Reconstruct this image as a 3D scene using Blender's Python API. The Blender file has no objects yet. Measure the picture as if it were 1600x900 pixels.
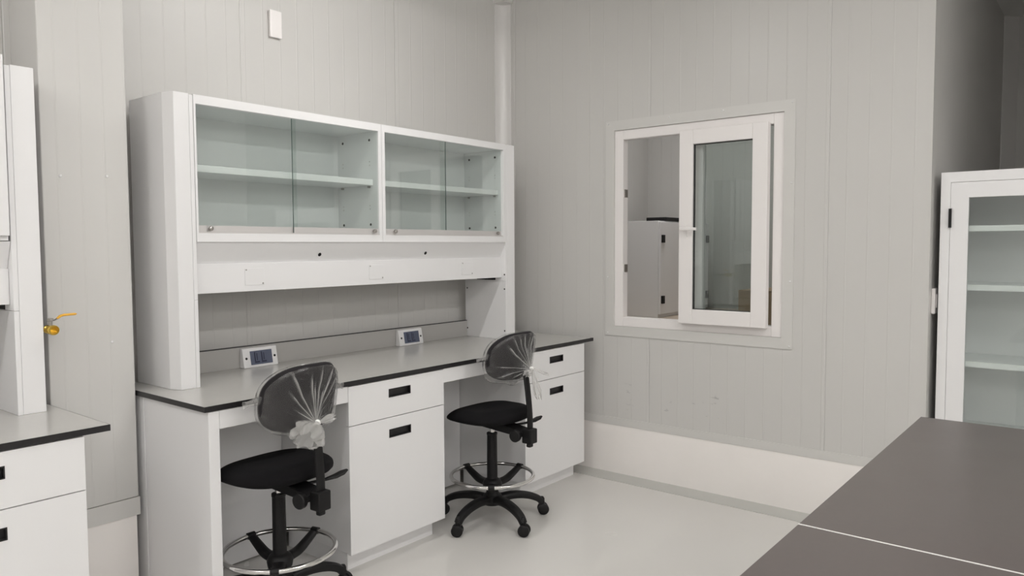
import bpy, bmesh, math, random
from math import sin, cos, pi, radians, sqrt, atan2
from mathutils import Vector, Matrix, noise as mnoise

random.seed(7)
scene = bpy.context.scene
COL = scene.collection

# ------------------------------------------------------------------ materials
def new_mat(name):
    m = bpy.data.materials.new(name)
    m.use_nodes = True
    nt = m.node_tree
    nt.nodes.clear()
    out = nt.nodes.new('ShaderNodeOutputMaterial')
    return m, nt, out

def principled(name, color, rough=.5, metal=0.0, spec=.5, noise=0.0, nscale=20.0,
               bump=0.0, bscale=200.0, rnoise=0.0, coat=0.0):
    m, nt, out = new_mat(name)
    b = nt.nodes.new('ShaderNodeBsdfPrincipled')
    b.inputs['Base Color'].default_value = (*color, 1)
    b.inputs['Roughness'].default_value = rough
    b.inputs['Metallic'].default_value = metal
    b.inputs['Specular IOR Level'].default_value = spec
    b.inputs['Coat Weight'].default_value = coat
    nt.links.new(b.outputs[0], out.inputs[0])
    if noise or bump or rnoise:
        tc = nt.nodes.new('ShaderNodeTexCoord')
    if noise:
        n = nt.nodes.new('ShaderNodeTexNoise'); n.inputs['Scale'].default_value = nscale
        n.inputs['Detail'].default_value = 5
        nt.links.new(tc.outputs['Object'], n.inputs['Vector'])
        r = nt.nodes.new('ShaderNodeMix'); r.data_type = 'RGBA'
        r.inputs[6].default_value = (*[c * (1 - noise) for c in color], 1)
        r.inputs[7].default_value = (*[min(1, c * (1 + noise)) for c in color], 1)
        nt.links.new(n.outputs['Fac'], r.inputs[0])
        nt.links.new(r.outputs[2], b.inputs['Base Color'])
    if rnoise:
        n = nt.nodes.new('ShaderNodeTexNoise'); n.inputs['Scale'].default_value = 3
        nt.links.new(tc.outputs['Object'], n.inputs['Vector'])
        mr = nt.nodes.new('ShaderNodeMapRange')
        mr.inputs['To Min'].default_value = rough - rnoise
        mr.inputs['To Max'].default_value = rough + rnoise
        nt.links.new(n.outputs['Fac'], mr.inputs['Value'])
        nt.links.new(mr.outputs[0], b.inputs['Roughness'])
    if bump:
        n = nt.nodes.new('ShaderNodeTexNoise'); n.inputs['Scale'].default_value = bscale
        nt.links.new(tc.outputs['Object'], n.inputs['Vector'])
        bp = nt.nodes.new('ShaderNodeBump'); bp.inputs['Strength'].default_value = bump
        bp.inputs['Distance'].default_value = .002
        nt.links.new(n.outputs['Fac'], bp.inputs['Height'])
        nt.links.new(bp.outputs[0], b.inputs['Normal'])
    return m

def panel_mat(name, axis, color, spacing=.107, phase=0.0, joint=1.07, jphase=0.0, rough=.33):
    """painted steel sandwich panel: shallow vertical ribs and deeper joints"""
    m, nt, out = new_mat(name)
    b = nt.nodes.new('ShaderNodeBsdfPrincipled')
    b.inputs['Base Color'].default_value = (*color, 1)
    b.inputs['Roughness'].default_value = rough
    b.inputs['Specular IOR Level'].default_value = .22
    nt.links.new(b.outputs[0], out.inputs[0])
    g = nt.nodes.new('ShaderNodeNewGeometry')
    sx = nt.nodes.new('ShaderNodeSeparateXYZ')
    nt.links.new(g.outputs['Position'], sx.inputs[0])
    def dist(sp, ph):
        a = nt.nodes.new('ShaderNodeMath'); a.operation = 'ADD'; a.inputs[1].default_value = ph
        nt.links.new(sx.outputs[axis], a.inputs[0])
        p = nt.nodes.new('ShaderNodeMath'); p.operation = 'PINGPONG'; p.inputs[1].default_value = sp / 2
        nt.links.new(a.outputs[0], p.inputs[0])
        return p
    d1 = dist(spacing, phase)
    r1 = nt.nodes.new('ShaderNodeMapRange'); r1.interpolation_type = 'SMOOTHSTEP'
    r1.inputs['From Min'].default_value = 0; r1.inputs['From Max'].default_value = .006
    r1.inputs['To Min'].default_value = 1; r1.inputs['To Max'].default_value = 0
    nt.links.new(d1.outputs[0], r1.inputs['Value'])
    d2 = dist(joint, jphase)
    r2 = nt.nodes.new('ShaderNodeMapRange'); r2.interpolation_type = 'SMOOTHSTEP'
    r2.inputs['From Min'].default_value = 0; r2.inputs['From Max'].default_value = .005
    r2.inputs['To Min'].default_value = -2.2; r2.inputs['To Max'].default_value = 0
    nt.links.new(d2.outputs[0], r2.inputs['Value'])
    ad = nt.nodes.new('ShaderNodeMath'); ad.operation = 'ADD'
    nt.links.new(r1.outputs[0], ad.inputs[0]); nt.links.new(r2.outputs[0], ad.inputs[1])
    bp = nt.nodes.new('ShaderNodeBump'); bp.inputs['Strength'].default_value = .62
    bp.inputs['Distance'].default_value = .0016
    nt.links.new(ad.outputs[0], bp.inputs['Height'])
    # slow waviness of the thin steel skin
    n = nt.nodes.new('ShaderNodeTexNoise'); n.inputs['Scale'].default_value = 2.2
    nt.links.new(g.outputs['Position'], n.inputs['Vector'])
    bp2 = nt.nodes.new('ShaderNodeBump'); bp2.inputs['Strength'].default_value = .25
    bp2.inputs['Distance'].default_value = .02
    nt.links.new(n.outputs['Fac'], bp2.inputs['Height'])
    nt.links.new(bp2.outputs[0], bp.inputs['Normal'])
    nt.links.new(bp.outputs[0], b.inputs['Normal'])
    return m

def thin_fresnel(nt, ior):
    """Fresnel for a thin sheet: the same reflectance from both of its faces"""
    fr = nt.nodes.new('ShaderNodeFresnel')
    g = nt.nodes.new('ShaderNodeNewGeometry')
    mr = nt.nodes.new('ShaderNodeMapRange')
    mr.inputs['To Min'].default_value = ior; mr.inputs['To Max'].default_value = 1/ior
    nt.links.new(g.outputs['Backfacing'], mr.inputs['Value'])
    nt.links.new(mr.outputs[0], fr.inputs['IOR'])
    return fr

def add_scuffs(m):
    """faint grey scuff marks in a band low on the wall"""
    nt = m.node_tree; b = next(n for n in nt.nodes if n.type == 'BSDF_PRINCIPLED')
    g = nt.nodes.new('ShaderNodeNewGeometry'); mp = nt.nodes.new('ShaderNodeMapping')
    mp.inputs['Scale'].default_value = (1, 5, 16)
    nt.links.new(g.outputs['Position'], mp.inputs[0])
    n = nt.nodes.new('ShaderNodeTexNoise'); n.inputs['Scale'].default_value = 2.6; n.inputs['Detail'].default_value = 6
    nt.links.new(mp.outputs[0], n.inputs['Vector'])
    r = nt.nodes.new('ShaderNodeMapRange'); r.inputs['From Min'].default_value = .64; r.inputs['From Max'].default_value = .74
    nt.links.new(n.outputs['Fac'], r.inputs['Value'])
    sx = nt.nodes.new('ShaderNodeSeparateXYZ'); nt.links.new(g.outputs['Position'], sx.inputs[0])
    def band(out, c, w):
        a = nt.nodes.new('ShaderNodeMath'); a.operation = 'SUBTRACT'; a.inputs[1].default_value = c; nt.links.new(out, a.inputs[0])
        d = nt.nodes.new('ShaderNodeMath'); d.operation = 'ABSOLUTE'; nt.links.new(a.outputs[0], d.inputs[0])
        q = nt.nodes.new('ShaderNodeMapRange'); q.inputs['From Min'].default_value = w*.6; q.inputs['From Max'].default_value = w
        q.inputs['To Min'].default_value = 1; q.inputs['To Max'].default_value = 0
        nt.links.new(d.outputs[0], q.inputs['Value']); return q.outputs[0]
    m1 = nt.nodes.new('ShaderNodeMath'); m1.operation = 'MULTIPLY'
    nt.links.new(band(sx.outputs[2], .52, .10), m1.inputs[0]); nt.links.new(band(sx.outputs[1], -1.15, .5), m1.inputs[1])
    m2 = nt.nodes.new('ShaderNodeMath'); m2.operation = 'MULTIPLY'
    nt.links.new(m1.outputs[0], m2.inputs[0]); nt.links.new(r.outputs[0], m2.inputs[1])
    mx = nt.nodes.new('ShaderNodeMix'); mx.data_type = 'RGBA'
    c = b.inputs['Base Color'].default_value[:]
    mx.inputs[6].default_value = c; mx.inputs[7].default_value = (c[0]*.55, c[1]*.55, c[2]*.58, 1)
    nt.links.new(m2.outputs[0], mx.inputs[0]); nt.links.new(mx.outputs[2], b.inputs['Base Color'])

def glass_mat(name, tint, rough=0.0, ior=1.5, gain=1.0):
    m, nt, out = new_mat(name)
    t = nt.nodes.new('ShaderNodeBsdfTransparent'); t.inputs[0].default_value = (*tint, 1)
    gl = nt.nodes.new('ShaderNodeBsdfGlossy'); gl.inputs['Roughness'].default_value = rough
    gl.inputs['Color'].default_value = (gain, gain, gain, 1)
    fr = thin_fresnel(nt, ior)
    mx = nt.nodes.new('ShaderNodeMixShader')
    nt.links.new(fr.outputs[0], mx.inputs[0]); nt.links.new(t.outputs[0], mx.inputs[1]); nt.links.new(gl.outputs[0], mx.inputs[2])
    nt.links.new(mx.outputs[0], out.inputs[0])
    return m

def plastic_mat(name, haze, tint=(.97, .97, .97)):
    """thin crumpled polythene film"""
    m, nt, out = new_mat(name)
    tc = nt.nodes.new('ShaderNodeTexCoord')
    mp = nt.nodes.new('ShaderNodeMapping'); mp.inputs['Scale'].default_value = (15, 15, 8)
    nt.links.new(tc.outputs['Object'], mp.inputs[0])
    n = nt.nodes.new('ShaderNodeTexNoise'); n.inputs['Scale'].default_value = 1.0
    n.inputs['Detail'].default_value = 3; n.inputs['Distortion'].default_value = 1.6
    nt.links.new(mp.outputs[0], n.inputs['Vector'])
    bp = nt.nodes.new('ShaderNodeBump'); bp.inputs['Strength'].default_value = .55
    bp.inputs['Distance'].default_value = .012
    nt.links.new(n.outputs['Fac'], bp.inputs['Height'])
    t = nt.nodes.new('ShaderNodeBsdfTransparent'); t.inputs[0].default_value = (*tint, 1)
    gl = nt.nodes.new('ShaderNodeBsdfGlossy'); gl.inputs['Roughness'].default_value = .16
    nt.links.new(bp.outputs[0], gl.inputs['Normal'])
    df = nt.nodes.new('ShaderNodeBsdfDiffuse'); df.inputs[0].default_value = (.88, .87, .85, 1)
    nt.links.new(bp.outputs[0], df.inputs['Normal'])
    tr = nt.nodes.new('ShaderNodeBsdfTranslucent'); tr.inputs[0].default_value = (.88, .87, .85, 1)
    fr = thin_fresnel(nt, 1.45)
    nt.links.new(bp.outputs[0], fr.inputs['Normal'])
    dd = nt.nodes.new('ShaderNodeMixShader'); dd.inputs[0].default_value = .45
    nt.links.new(df.outputs[0], dd.inputs[1]); nt.links.new(tr.outputs[0], dd.inputs[2])
    m1 = nt.nodes.new('ShaderNodeMixShader')
    at = nt.nodes.new('ShaderNodeAttribute'); at.attribute_name = 'layers'      # gathered film, plus fold glints painted as white haze
    ma = nt.nodes.new('ShaderNodeMath'); ma.operation = 'MULTIPLY_ADD'; ma.inputs[1].default_value = .6; ma.inputs[2].default_value = haze
    nt.links.new(at.outputs['Fac'], ma.inputs[0]); nt.links.new(ma.outputs[0], m1.inputs[0])
    nt.links.new(t.outputs[0], m1.inputs[1]); nt.links.new(dd.outputs[0], m1.inputs[2])
    m2 = nt.nodes.new('ShaderNodeMixShader')
    nt.links.new(fr.outputs[0], m2.inputs[0]); nt.links.new(m1.outputs[0], m2.inputs[1]); nt.links.new(gl.outputs[0], m2.inputs[2])
    nt.links.new(m2.outputs[0], out.inputs[0])
    return m

def emit_mat(name, color, strength):
    m, nt, out = new_mat(name)
    e = nt.nodes.new('ShaderNodeEmission'); e.inputs[0].default_value = (*color, 1); e.inputs[1].default_value = strength
    nt.links.new(e.outputs[0], out.inputs[0])
    return m

WALLC = (.60, .59, .572)
M = dict(
    wall_x=panel_mat('steel panel, ribs along x', 0, WALLC, .1055, -.30 + .0, 1.055, -.698),
    wall_y=panel_mat('steel panel, ribs along y', 1, WALLC, .108, 1.276, 1.08, 2.047),
    pier=panel_mat('steel panel of pier', 0, (.63, .62, .602), .088, .10, 5, 2.0),
    beyond_x=panel_mat('steel panel of next room', 0, WALLC, .107, 0, 1.07, 0),
    trim=principled('painted trim', (.63, .62, .60), .35),
    cove=principled('glossy pvc cove', (.70, .685, .675), .28),
    plinth=principled('white painted masonry', (.90, .865, .84), .7, noise=.03, nscale=6, bump=.25, bscale=40),
    floor=principled('pale epoxy floor', (.65, .635, .61), .24, noise=.035, nscale=1.6, rnoise=.07),
    skim=principled('grey skim strip', (.50, .50, .475), .35, noise=.05, nscale=9),
    ceiling=principled('white ceiling', (.80, .80, .78), .7),
    white=principled('white powder coated steel', (.80, .795, .80), .38, bump=.03, bscale=600),
    inner=principled('white cabinet interior', (.78, .785, .785), .4),
    top=principled('light grey laminate', (.50, .49, .47), .19, noise=.02, nscale=40, rnoise=.03),
    splash=principled('grey laminate upstand', (.42, .41, .395), .4),
    black_edge=principled('black core edge', (.012, .011, .012), .4),
    black=principled('black plastic', (.007, .0065, .007), .5, spec=.3, bump=.1, bscale=500),
    fabric=principled('black upholstery', (.006, .0055, .0065), .9, spec=.2, bump=.5, bscale=900),
    grey_fabric=principled('charcoal upholstery', (.018, .016, .018), .85, spec=.25, bump=.15, bscale=500),
    chrome=principled('chrome', (.75, .74, .73), .14, metal=1),
    steel=principled('brushed steel', (.45, .43, .41), .32, metal=1),
    alu=principled('aluminium channel', (.66, .64, .63), .35, metal=.35),
    brass=principled('brass', (.78, .55, .12), .22, metal=1),
    yellow=principled('yellow dipped vinyl', (.78, .42, .045), .4),
    blue=principled('slate blue plastic', (.095, .11, .165), .35),
    blue_dark=principled('dark slot', (.02, .022, .05), .4),
    pvc=principled('white pvc profile', (.84, .81, .80), .3),
    gasket=principled('dark gasket', (.03, .03, .03), .6),
    table=principled('dark grey phenolic top', (.100, .085, .081), .33, noise=.06, nscale=60, rnoise=.05),
    seam=principled('pale joint strip', (.72, .71, .69), .4),
    wood=principled('pale timber bench', (.50, .42, .34), .5, noise=.1, nscale=7),
    card=principled('cardboard', (.48, .36, .25), .8, noise=.06, nscale=12),
    glass=glass_mat('greenish cabinet glass', (.935, .957, .948)),
    glass_edge=principled('green glass edge', (.07, .105, .095), .2),
    wglass=glass_mat('window glass', (.85, .875, .868)),
    film=plastic_mat('clear polythene', .035),
    tuft=plastic_mat('gathered polythene', .33),
    tape=principled('white tape', (.85, .85, .83), .5),
    lamp=emit_mat('lamp diffuser', (1.0, .983, .965), 29),
)

add_scuffs(M['wall_y'])

# ------------------------------------------------------------------ mesh helpers
def bx(bm, x0, x1, y0, y1, z0, z1, mi=0):
    vs = [bm.verts.new(p) for p in ((x0,y0,z0),(x1,y0,z0),(x1,y1,z0),(x0,y1,z0),(x0,y0,z1),(x1,y0,z1),(x1,y1,z1),(x0,y1,z1))]
    for f in ((3,2,1,0),(4,5,6,7),(0,1,5,4),(1,2,6,5),(2,3,7,6),(3,0,4,7)):
        fc = bm.faces.new([vs[i] for i in f]); fc.material_index = mi
    return vs

def box(*a):
    bm = bmesh.new(); bx(bm, *a); return bm

def prism(bm, pts, axis, a0, a1):
    """extrude polygon pts (2-D, in the two other axes in order) along axis"""
    def p3(p, a):
        return {'x': (a, p[0], p[1]), 'y': (p[0], a, p[1]), 'z': (p[0], p[1], a)}[axis]
    v0 = [bm.verts.new(p3(p, a0)) for p in pts]; v1 = [bm.verts.new(p3(p, a1)) for p in pts]
    n = len(pts)
    bm.faces.new(v0[::-1]); bm.faces.new(v1)
    for i in range(n):
        bm.faces.new((v0[i], v0[(i+1) % n], v1[(i+1) % n], v1[i]))
    bmesh.ops.recalc_face_normals(bm, faces=bm.faces[:])

def lathe(bm, prof, seg=24, mat=None, caps=True):
    """prof: list of (r, h) about local z; mat: Matrix applied"""
    mat = mat or Matrix.Identity(4)
    rings = []
    for r, h in prof:
        if r < 1e-6:
            rings.append([bm.verts.new(mat @ Vector((0, 0, h)))])
        else:
            rings.append([bm.verts.new(mat @ Vector((r*cos(2*pi*i/seg), r*sin(2*pi*i/seg), h))) for i in range(seg)])
    for a, b in zip(rings, rings[1:]):
        for i in range(seg):
            j = (i+1) % seg
            if len(a) == 1 and len(b) == 1: continue
            if len(a) == 1: bm.faces.new((a[0], b[j], b[i]))
            elif len(b) == 1: bm.faces.new((a[i], a[j], b[0]))
            else: bm.faces.new((a[i], a[j], b[j], b[i]))
    if caps:
        if len(rings[0]) > 1: bm.faces.new(rings[0][::-1])
        if len(rings[-1]) > 1: bm.faces.new(rings[-1])
    bmesh.ops.recalc_face_normals(bm, faces=bm.faces[:])

def axis_mat(origin, direction):
    d = Vector(direction).normalized()
    return Matrix.Translation(Vector(origin)) @ d.to_track_quat('Z', 'Y').to_matrix().to_4x4()

def rod(bm, p0, p1, r, seg=16):
    p0, p1 = Vector(p0), Vector(p1)
    lathe(bm, [(r, 0), (r, (p1-p0).length)], seg, axis_mat(p0, p1-p0))

def sweep(bm, pts, sizes, seg=12, power=3.0, up=(0,0,1)):
    """superellipse section swept on a path; sizes = (half width, half height)"""
    pts = [Vector(p) for p in pts]; rings = []
    for i, p in enumerate(pts):
        t = (pts[min(i+1, len(pts)-1)] - pts[max(i-1, 0)]).normalized()
        u = Vector(up)
        s = t.cross(u)
        if s.length < 1e-4: s = t.cross(Vector((0,1,0)))
        s.normalize(); w = s.cross(t).normalized()
        a, b = sizes[i]
        ring = []
        for k in range(seg):
            th = 2*pi*(k+.5)/seg
            c_, s_ = cos(th), sin(th)
            q = (abs(c_)**power + abs(s_)**power) ** (-1/power)
            ring.append(bm.verts.new(p + s*(a*c_*q) + w*(b*s_*q)))
        rings.append(ring)
    for r0, r1 in zip(rings, rings[1:]):
        for k in range(seg):
            bm.faces.new((r0[k], r0[(k+1) % seg], r1[(k+1) % seg], r1[k]))
    bm.faces.new(rings[0][::-1]); bm.faces.new(rings[-1])
    bmesh.ops.recalc_face_normals(bm, faces=bm.faces[:])

def spline(pts, n=8):
    """Catmull-Rom"""
    P = [Vector(p) for p in pts]; P = [2*P[0]-P[1]] + P + [2*P[-1]-P[-2]]
    out = []
    for i in range(1, len(P)-2):
        for k in range(n):
            t = k/n; a, b, c, d = P[i-1:i+3]
            out.append(.5*((2*b)+(c-a)*t+(2*a-5*b+4*c-d)*t*t+(3*b-a-3*c+d)*t**3))
    out.append(P[-2]); return out

def torus(bm, R, r, z=0, seg=64, ms=12):
    rings = []
    for i in range(seg):
        a = 2*pi*i/seg
        rings.append([bm.verts.new(((R+r*cos(2*pi*k/ms))*cos(a), (R+r*cos(2*pi*k/ms))*sin(a), z+r*sin(2*pi*k/ms))) for k in range(ms)])
    for i in range(seg):
        A, B = rings[i], rings[(i+1) % seg]
        for k in range(ms):
            bm.faces.new((A[k], B[k], B[(k+1) % ms], A[(k+1) % ms]))
    bmesh.ops.recalc_face_normals(bm, faces=bm.faces[:])

# ------------------------------------------------------------------ object helpers
WORLD = {}
def thing(name, label=None, cat=None, loc=(0,0,0), rotz=0, group=None, kind=None):
    o = bpy.data.objects.new(name, None); COL.objects.link(o)
    o.empty_display_size = .1
    o.location = loc; o.rotation_euler = (0, 0, rotz)
    WORLD[o] = Vector(loc)
    if label: o['label'] = label
    if cat: o['category'] = cat
    if group: o['group'] = group
    if kind: o['kind'] = kind
    return o

def obj(name, bm, mats, parent=None, label=None, local=False, bevel=0.0, smooth=False, segs=2, sub=0):
    """links bm as ONE object; world coordinates are moved into the parent's space"""
    root = parent
    while root is not None and root not in WORLD: root = root.parent
    if root is not None and not local:
        bmesh.ops.translate(bm, verts=bm.verts[:], vec=-WORLD[root])
    me = bpy.data.meshes.new(name)
    bm.to_mesh(me); bm.free()
    for m in (mats if isinstance(mats, (list, tuple)) else [mats]):
        me.materials.append(M[m])
    o = bpy.data.objects.new(name, me); COL.objects.link(o)
    if parent is not None: o.parent = parent
    if label: o['label'] = label
    if smooth:
        for p in me.polygons: p.use_smooth = True
    if bevel:
        b = o.modifiers.new('bevel', 'BEVEL'); b.width = bevel; b.segments = segs
        b.limit_method = 'ANGLE'; b.angle_limit = radians(40)
        if smooth: b.harden_normals = True
    if sub:
        s = o.modifiers.new('sub', 'SUBSURF'); s.levels = sub; s.render_levels = sub
    return o

def autosmooth(o, deg=40):
    me = o.data
    bm = bmesh.new(); bm.from_mesh(me)
    for e in bm.edges:
        e.smooth = not (len(e.link_faces) == 2 and e.calc_face_angle(0) > radians(deg))
    for f in bm.faces: f.smooth = True
    bm.to_mesh(me); bm.free()
    return o

def tag(o, label, cat, group=None):
    o['label'] = label; o['category'] = cat
    if group: o['group'] = group
    return o

def struct(name, bm, mat, parent=None, **k):
    o = obj(name, bm, mat, parent, **k)
    if parent is None: o['kind'] = 'structure'
    return o

# ------------------------------------------------------------------ constants (metres)
YW = .235         # back wall face
XR = 2.79         # right wall face
ZP = .327         # top of masonry plinth
YE = -2.541       # end of right wall (return)
YC = 3.255        # ceiling
TOP = .90
YF = -.590       # worktop front
YD = -.586        # drawer fronts

# ------------------------------------------------------------------ the room
struct('floor', box(-4.2, 7.4, -8.2, 1.6, -.12, 0), 'floor')
struct('ceiling', box(-4.2, 7.4, -8.2, 1.6, YC, YC+.1), 'ceiling')
struct('wall_back', box(-4.2, XR, YW, YW+.1, ZP, YC), 'wall_x')
struct('baseboard_back', box(-4.2, XR, YW-.004, YW+.1, 0, ZP), 'plinth')
WY0, WY1, WZ0, WZ1 = -1.806, -.708, .98, 2.25          # window opening
bm = bmesh.new()
bx(bm, XR, XR+.1, WY1, YW+1.3, ZP, YC); bx(bm, XR, XR+.1, YE, WY0, ZP, YC)
bx(bm, XR, XR+.1, WY0, WY1, ZP, WZ0); bx(bm, XR, XR+.1, WY0, WY1, WZ1, YC)
struct('wall_right', bm, 'wall_y')
struct('baseboard_right', box(XR-.004, XR+.1, YE, YW-.004, 0, ZP), 'plinth')
# sheet metal flashing between panel and plinth
struct('trim_1', box(XR-.007, XR, YE, YW-.03, ZP-.004, ZP+.046), 'trim')
# concave corner profile
bm = bmesh.new()
pts = [(XR-.0005, YW-.085), (XR-.0005, YW-.0005), (XR-.085, YW-.0005), (XR-.085, YW-.006), (XR-.075, YW-.008)]
for k in range(1, 9):
    a = (pi/2) * k/9
    pts.append((XR-.075+.067*sin(a), YW-.075+.067*cos(a)))
pts += [(XR-.008, YW-.075), (XR-.006, YW-.085)]
prism(bm, pts, 'z', ZP+.05, YC-.03)
autosmooth(struct('trim_2', bm, 'cove'), 30)
bm = bmesh.new(); bx(bm, XR-.10, XR, YW-.10, YW, YC-.03, YC)
struct('trim_3', bm, 'trim')
# skim strip at floor
struct('trim_4', box(XR-.155, XR-.004, YE, -.0, 0, .003), 'skim')
# return wall and alcove
struct('wall_return', box(XR+.1, 6.9, YE, YE+.1, ZP, YC), 'wall_x')
struct('baseboard_return', box(XR+.1, 6.9, YE-.003, YE+.1, 0, ZP), 'plinth')
struct('wall_alcove', box(5.6, 5.7, -3.9, YE, 0, YC), 'wall_y')
bm = bmesh.new(); prism(bm, [(5.6, YE), (5.6, YE-.09), (5.595, YE-.09), (5.50, YE-.005), (5.50, YE)], 'z', 0, YC)
struct('trim_5', bm, 'cove')
struct('wall_alcove_side', box(XR, 5.7, -4.0, -3.9, 0, YC), 'wall_x')  # unseen; narrows the alcove to keep rear lamps off the return wall
struct('wall_right_near', box(XR, XR+.1, -8.2, -4.0, 0, YC), 'wall_y')
struct('wall_left', box(-4.2, -4.1, -8.2, YW, 0, YC), 'wall_y')
struct('wall_front', box(-4.2, XR, -8.2, -8.1, 0, YC), 'wall_x')
# room beyond the window
struct('wall_beyond_back', box(XR+.1, 5.5, .5, .6, 0, YC), 'beyond_x')
struct('wall_beyond_side', box(5.45, 5.55, YE+.1, .5, 0, YC), 'wall_y')
# boxed pier between the two benches
PX0, PX1, PY = -.333, -.006, -.04
bm = bmesh.new()
bx(bm, PX0, PX1, PY, YW, .445, YC)
pier = struct('wall_pier', bm, 'pier', bevel=.004)
struct('baseboard_pier', box(PX0+.01, PX1-.01, PY+.004, YW-.004, 0, .366), 'plinth')
struct('trim_6', box(PX0-.003, PX1+.003, PY-.003, YW-.001, .3665, .444), 'trim')
bm = bmesh.new(); bx(bm, PX0-.07, PX0-.058, YW-.012, YW, 0, YC)
struct('trim_7', bm, 'cove')

# screw heads in wall panels (parts of the walls)
def screw(name, p, n, parent, mat='white', r=.006):
    bm = bmesh.new(); lathe(bm, [(r, 0), (r, .002), (r*.6, .0045), (0, .005)], 12, axis_mat(p, n))
    return obj(name, bm, mat, parent, smooth=True)
for x, z in ((-.268, 1.79), (-.094, 1.80), (-.094, 1.118)):
    screw('screw_head', (x, PY, z), (0, -1, 0), pier)

# ------------------------------------------------------------------ window
win = thing('window_1', loc=(XR, (WY0+WY1)/2, WZ0), kind='structure')
bm = bmesh.new()           # outer flashing trim
a = .062
bx(bm, XR-.006, XR, WY0-a, WY0, WZ0-a, WZ1+a); bx(bm, XR-.006, XR, WY1, WY1+a, WZ0-a, WZ1+a)
bx(bm, XR-.006, XR, WY0, WY1, WZ0-a, WZ0); bx(bm, XR-.006, XR, WY0, WY1, WZ1, WZ1+a)
casing = obj('casing', bm, 'trim', win)
for p in ((WY0-.045, WZ1+.045), (WY1+.045, WZ1+.045), (WY0-.045, WZ0-.045), (WY1+.045, WZ0-.045),
          (WY0-.045, 1.3), (WY0-.045, 1.85), (WY1+.045, 1.3), (-1.1, WZ1+.045), (-1.45, WZ1+.045)):
    screw('screw_head', (XR-.006, p[0], p[1]), (-1, 0, 0), casing, r=.005)
FX0, FX1 = XR+.006, XR+.066
fw = .062
MY0, MY1 = -1.315, -1.255                               # mullion
bm = bmesh.new()
bx(bm, FX0, FX1, WY0, WY0+fw, WZ0, WZ1); bx(bm, FX0, FX1, WY1-fw, WY1, WZ0, WZ1)
bx(bm, FX0, FX1, WY0+fw, WY1-fw, WZ0, WZ0+fw); bx(bm, FX0, FX1, WY0+fw, WY1-fw, WZ1-fw, WZ1)
bx(bm, FX0+.008, FX1, MY0, MY1, WZ0+fw, WZ1-fw)
frame = obj('window_frame', bm, 'pvc', win, bevel=.003)
for z in (1.36, 1.845):
    obj('striker_plate', box(FX0+.014, FX0+.05, WY1-fw-.006, WY1-fw, z-.025, z+.025), 'steel', frame, label='small steel striker plate')
obj('fixed_pane', box(FX0+.03, FX0+.036, WY0+fw, MY0, WZ0+fw, WZ1-fw), 'wglass', win)
# sash slid to the right in front of the fixed pane
SX0, SX1 = XR-.052, XR-.002
SY0, SY1, SZ0, SZ1 = -1.731, -1.192, 1.032, 2.197
sash = None
bm = bmesh.new(); s = .088
bx(bm, SX0, SX1, SY0, SY0+s, SZ0, SZ1); bx(bm, SX0, SX1, SY1-s, SY1, SZ0, SZ1)
bx(bm, SX0, SX1, SY0+s, SY1-s, SZ0, SZ0+s); bx(bm, SX0, SX1, SY0+s, SY1-s, SZ1-s, SZ1)
sash = obj('sash', bm, 'pvc', win, bevel=.004)
bm = bmesh.new(); g = .004
bx(bm, SX0+.014, SX0+.034, SY0+s-.001, SY0+s+g, SZ0+s, SZ1-s); bx(bm, SX0+.014, SX0+.034, SY1-s-g, SY1-s+.001, SZ0+s, SZ1-s)
bx(bm, SX0+.014, SX0+.034, SY0+s, SY1-s, SZ0+s-.001, SZ0+s+g); bx(bm, SX0+.014, SX0+.034, SY0+s, SY1-s, SZ1-s-g, SZ1-s+.001)
obj('gasket', bm, 'gasket', sash)
obj('pane', box(SX0+.020, SX0+.026, SY0+s, SY1-s, SZ0+s, SZ1-s), 'wglass', sash)
obj('sash_guide', box(SX1, FX0+.004, SY0+.012, SY0+.045, SZ0+.03, SZ1-.03), 'steel', sash, label='grey metal running gear behind sash')
hz, hy = 1.607, -1.236
bm = bmesh.new(); bx(bm, SX0-.008, SX0, hy-.014, hy+.014, hz-.05, hz+.025)
rod(bm, (SX0-.006, hy, hz), (SX0-.035, hy, hz), .009)
sweep(bm, [(SX0-.035, hy+.016, hz+.003), (SX0-.038, hy, hz), (SX0-.04, hy-.055, hz-.002), (SX0-.036, hy-.088, hz-.004)],
      [(.008, .011), (.009, .012), (.007, .009), (.006, .008)])
autosmooth(obj('window_handle', bm, 'pvc', sash, label='white lever handle'))

# ------------------------------------------------------------------ things in the next room
def display_hinge(parent, p, h, w=.022, d=.016):
    x, y, z = p
    obj('hinge', box(x-w/2, x+w/2, y-d, y, z, z+h), 'black', parent, label='black hinge')

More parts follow.
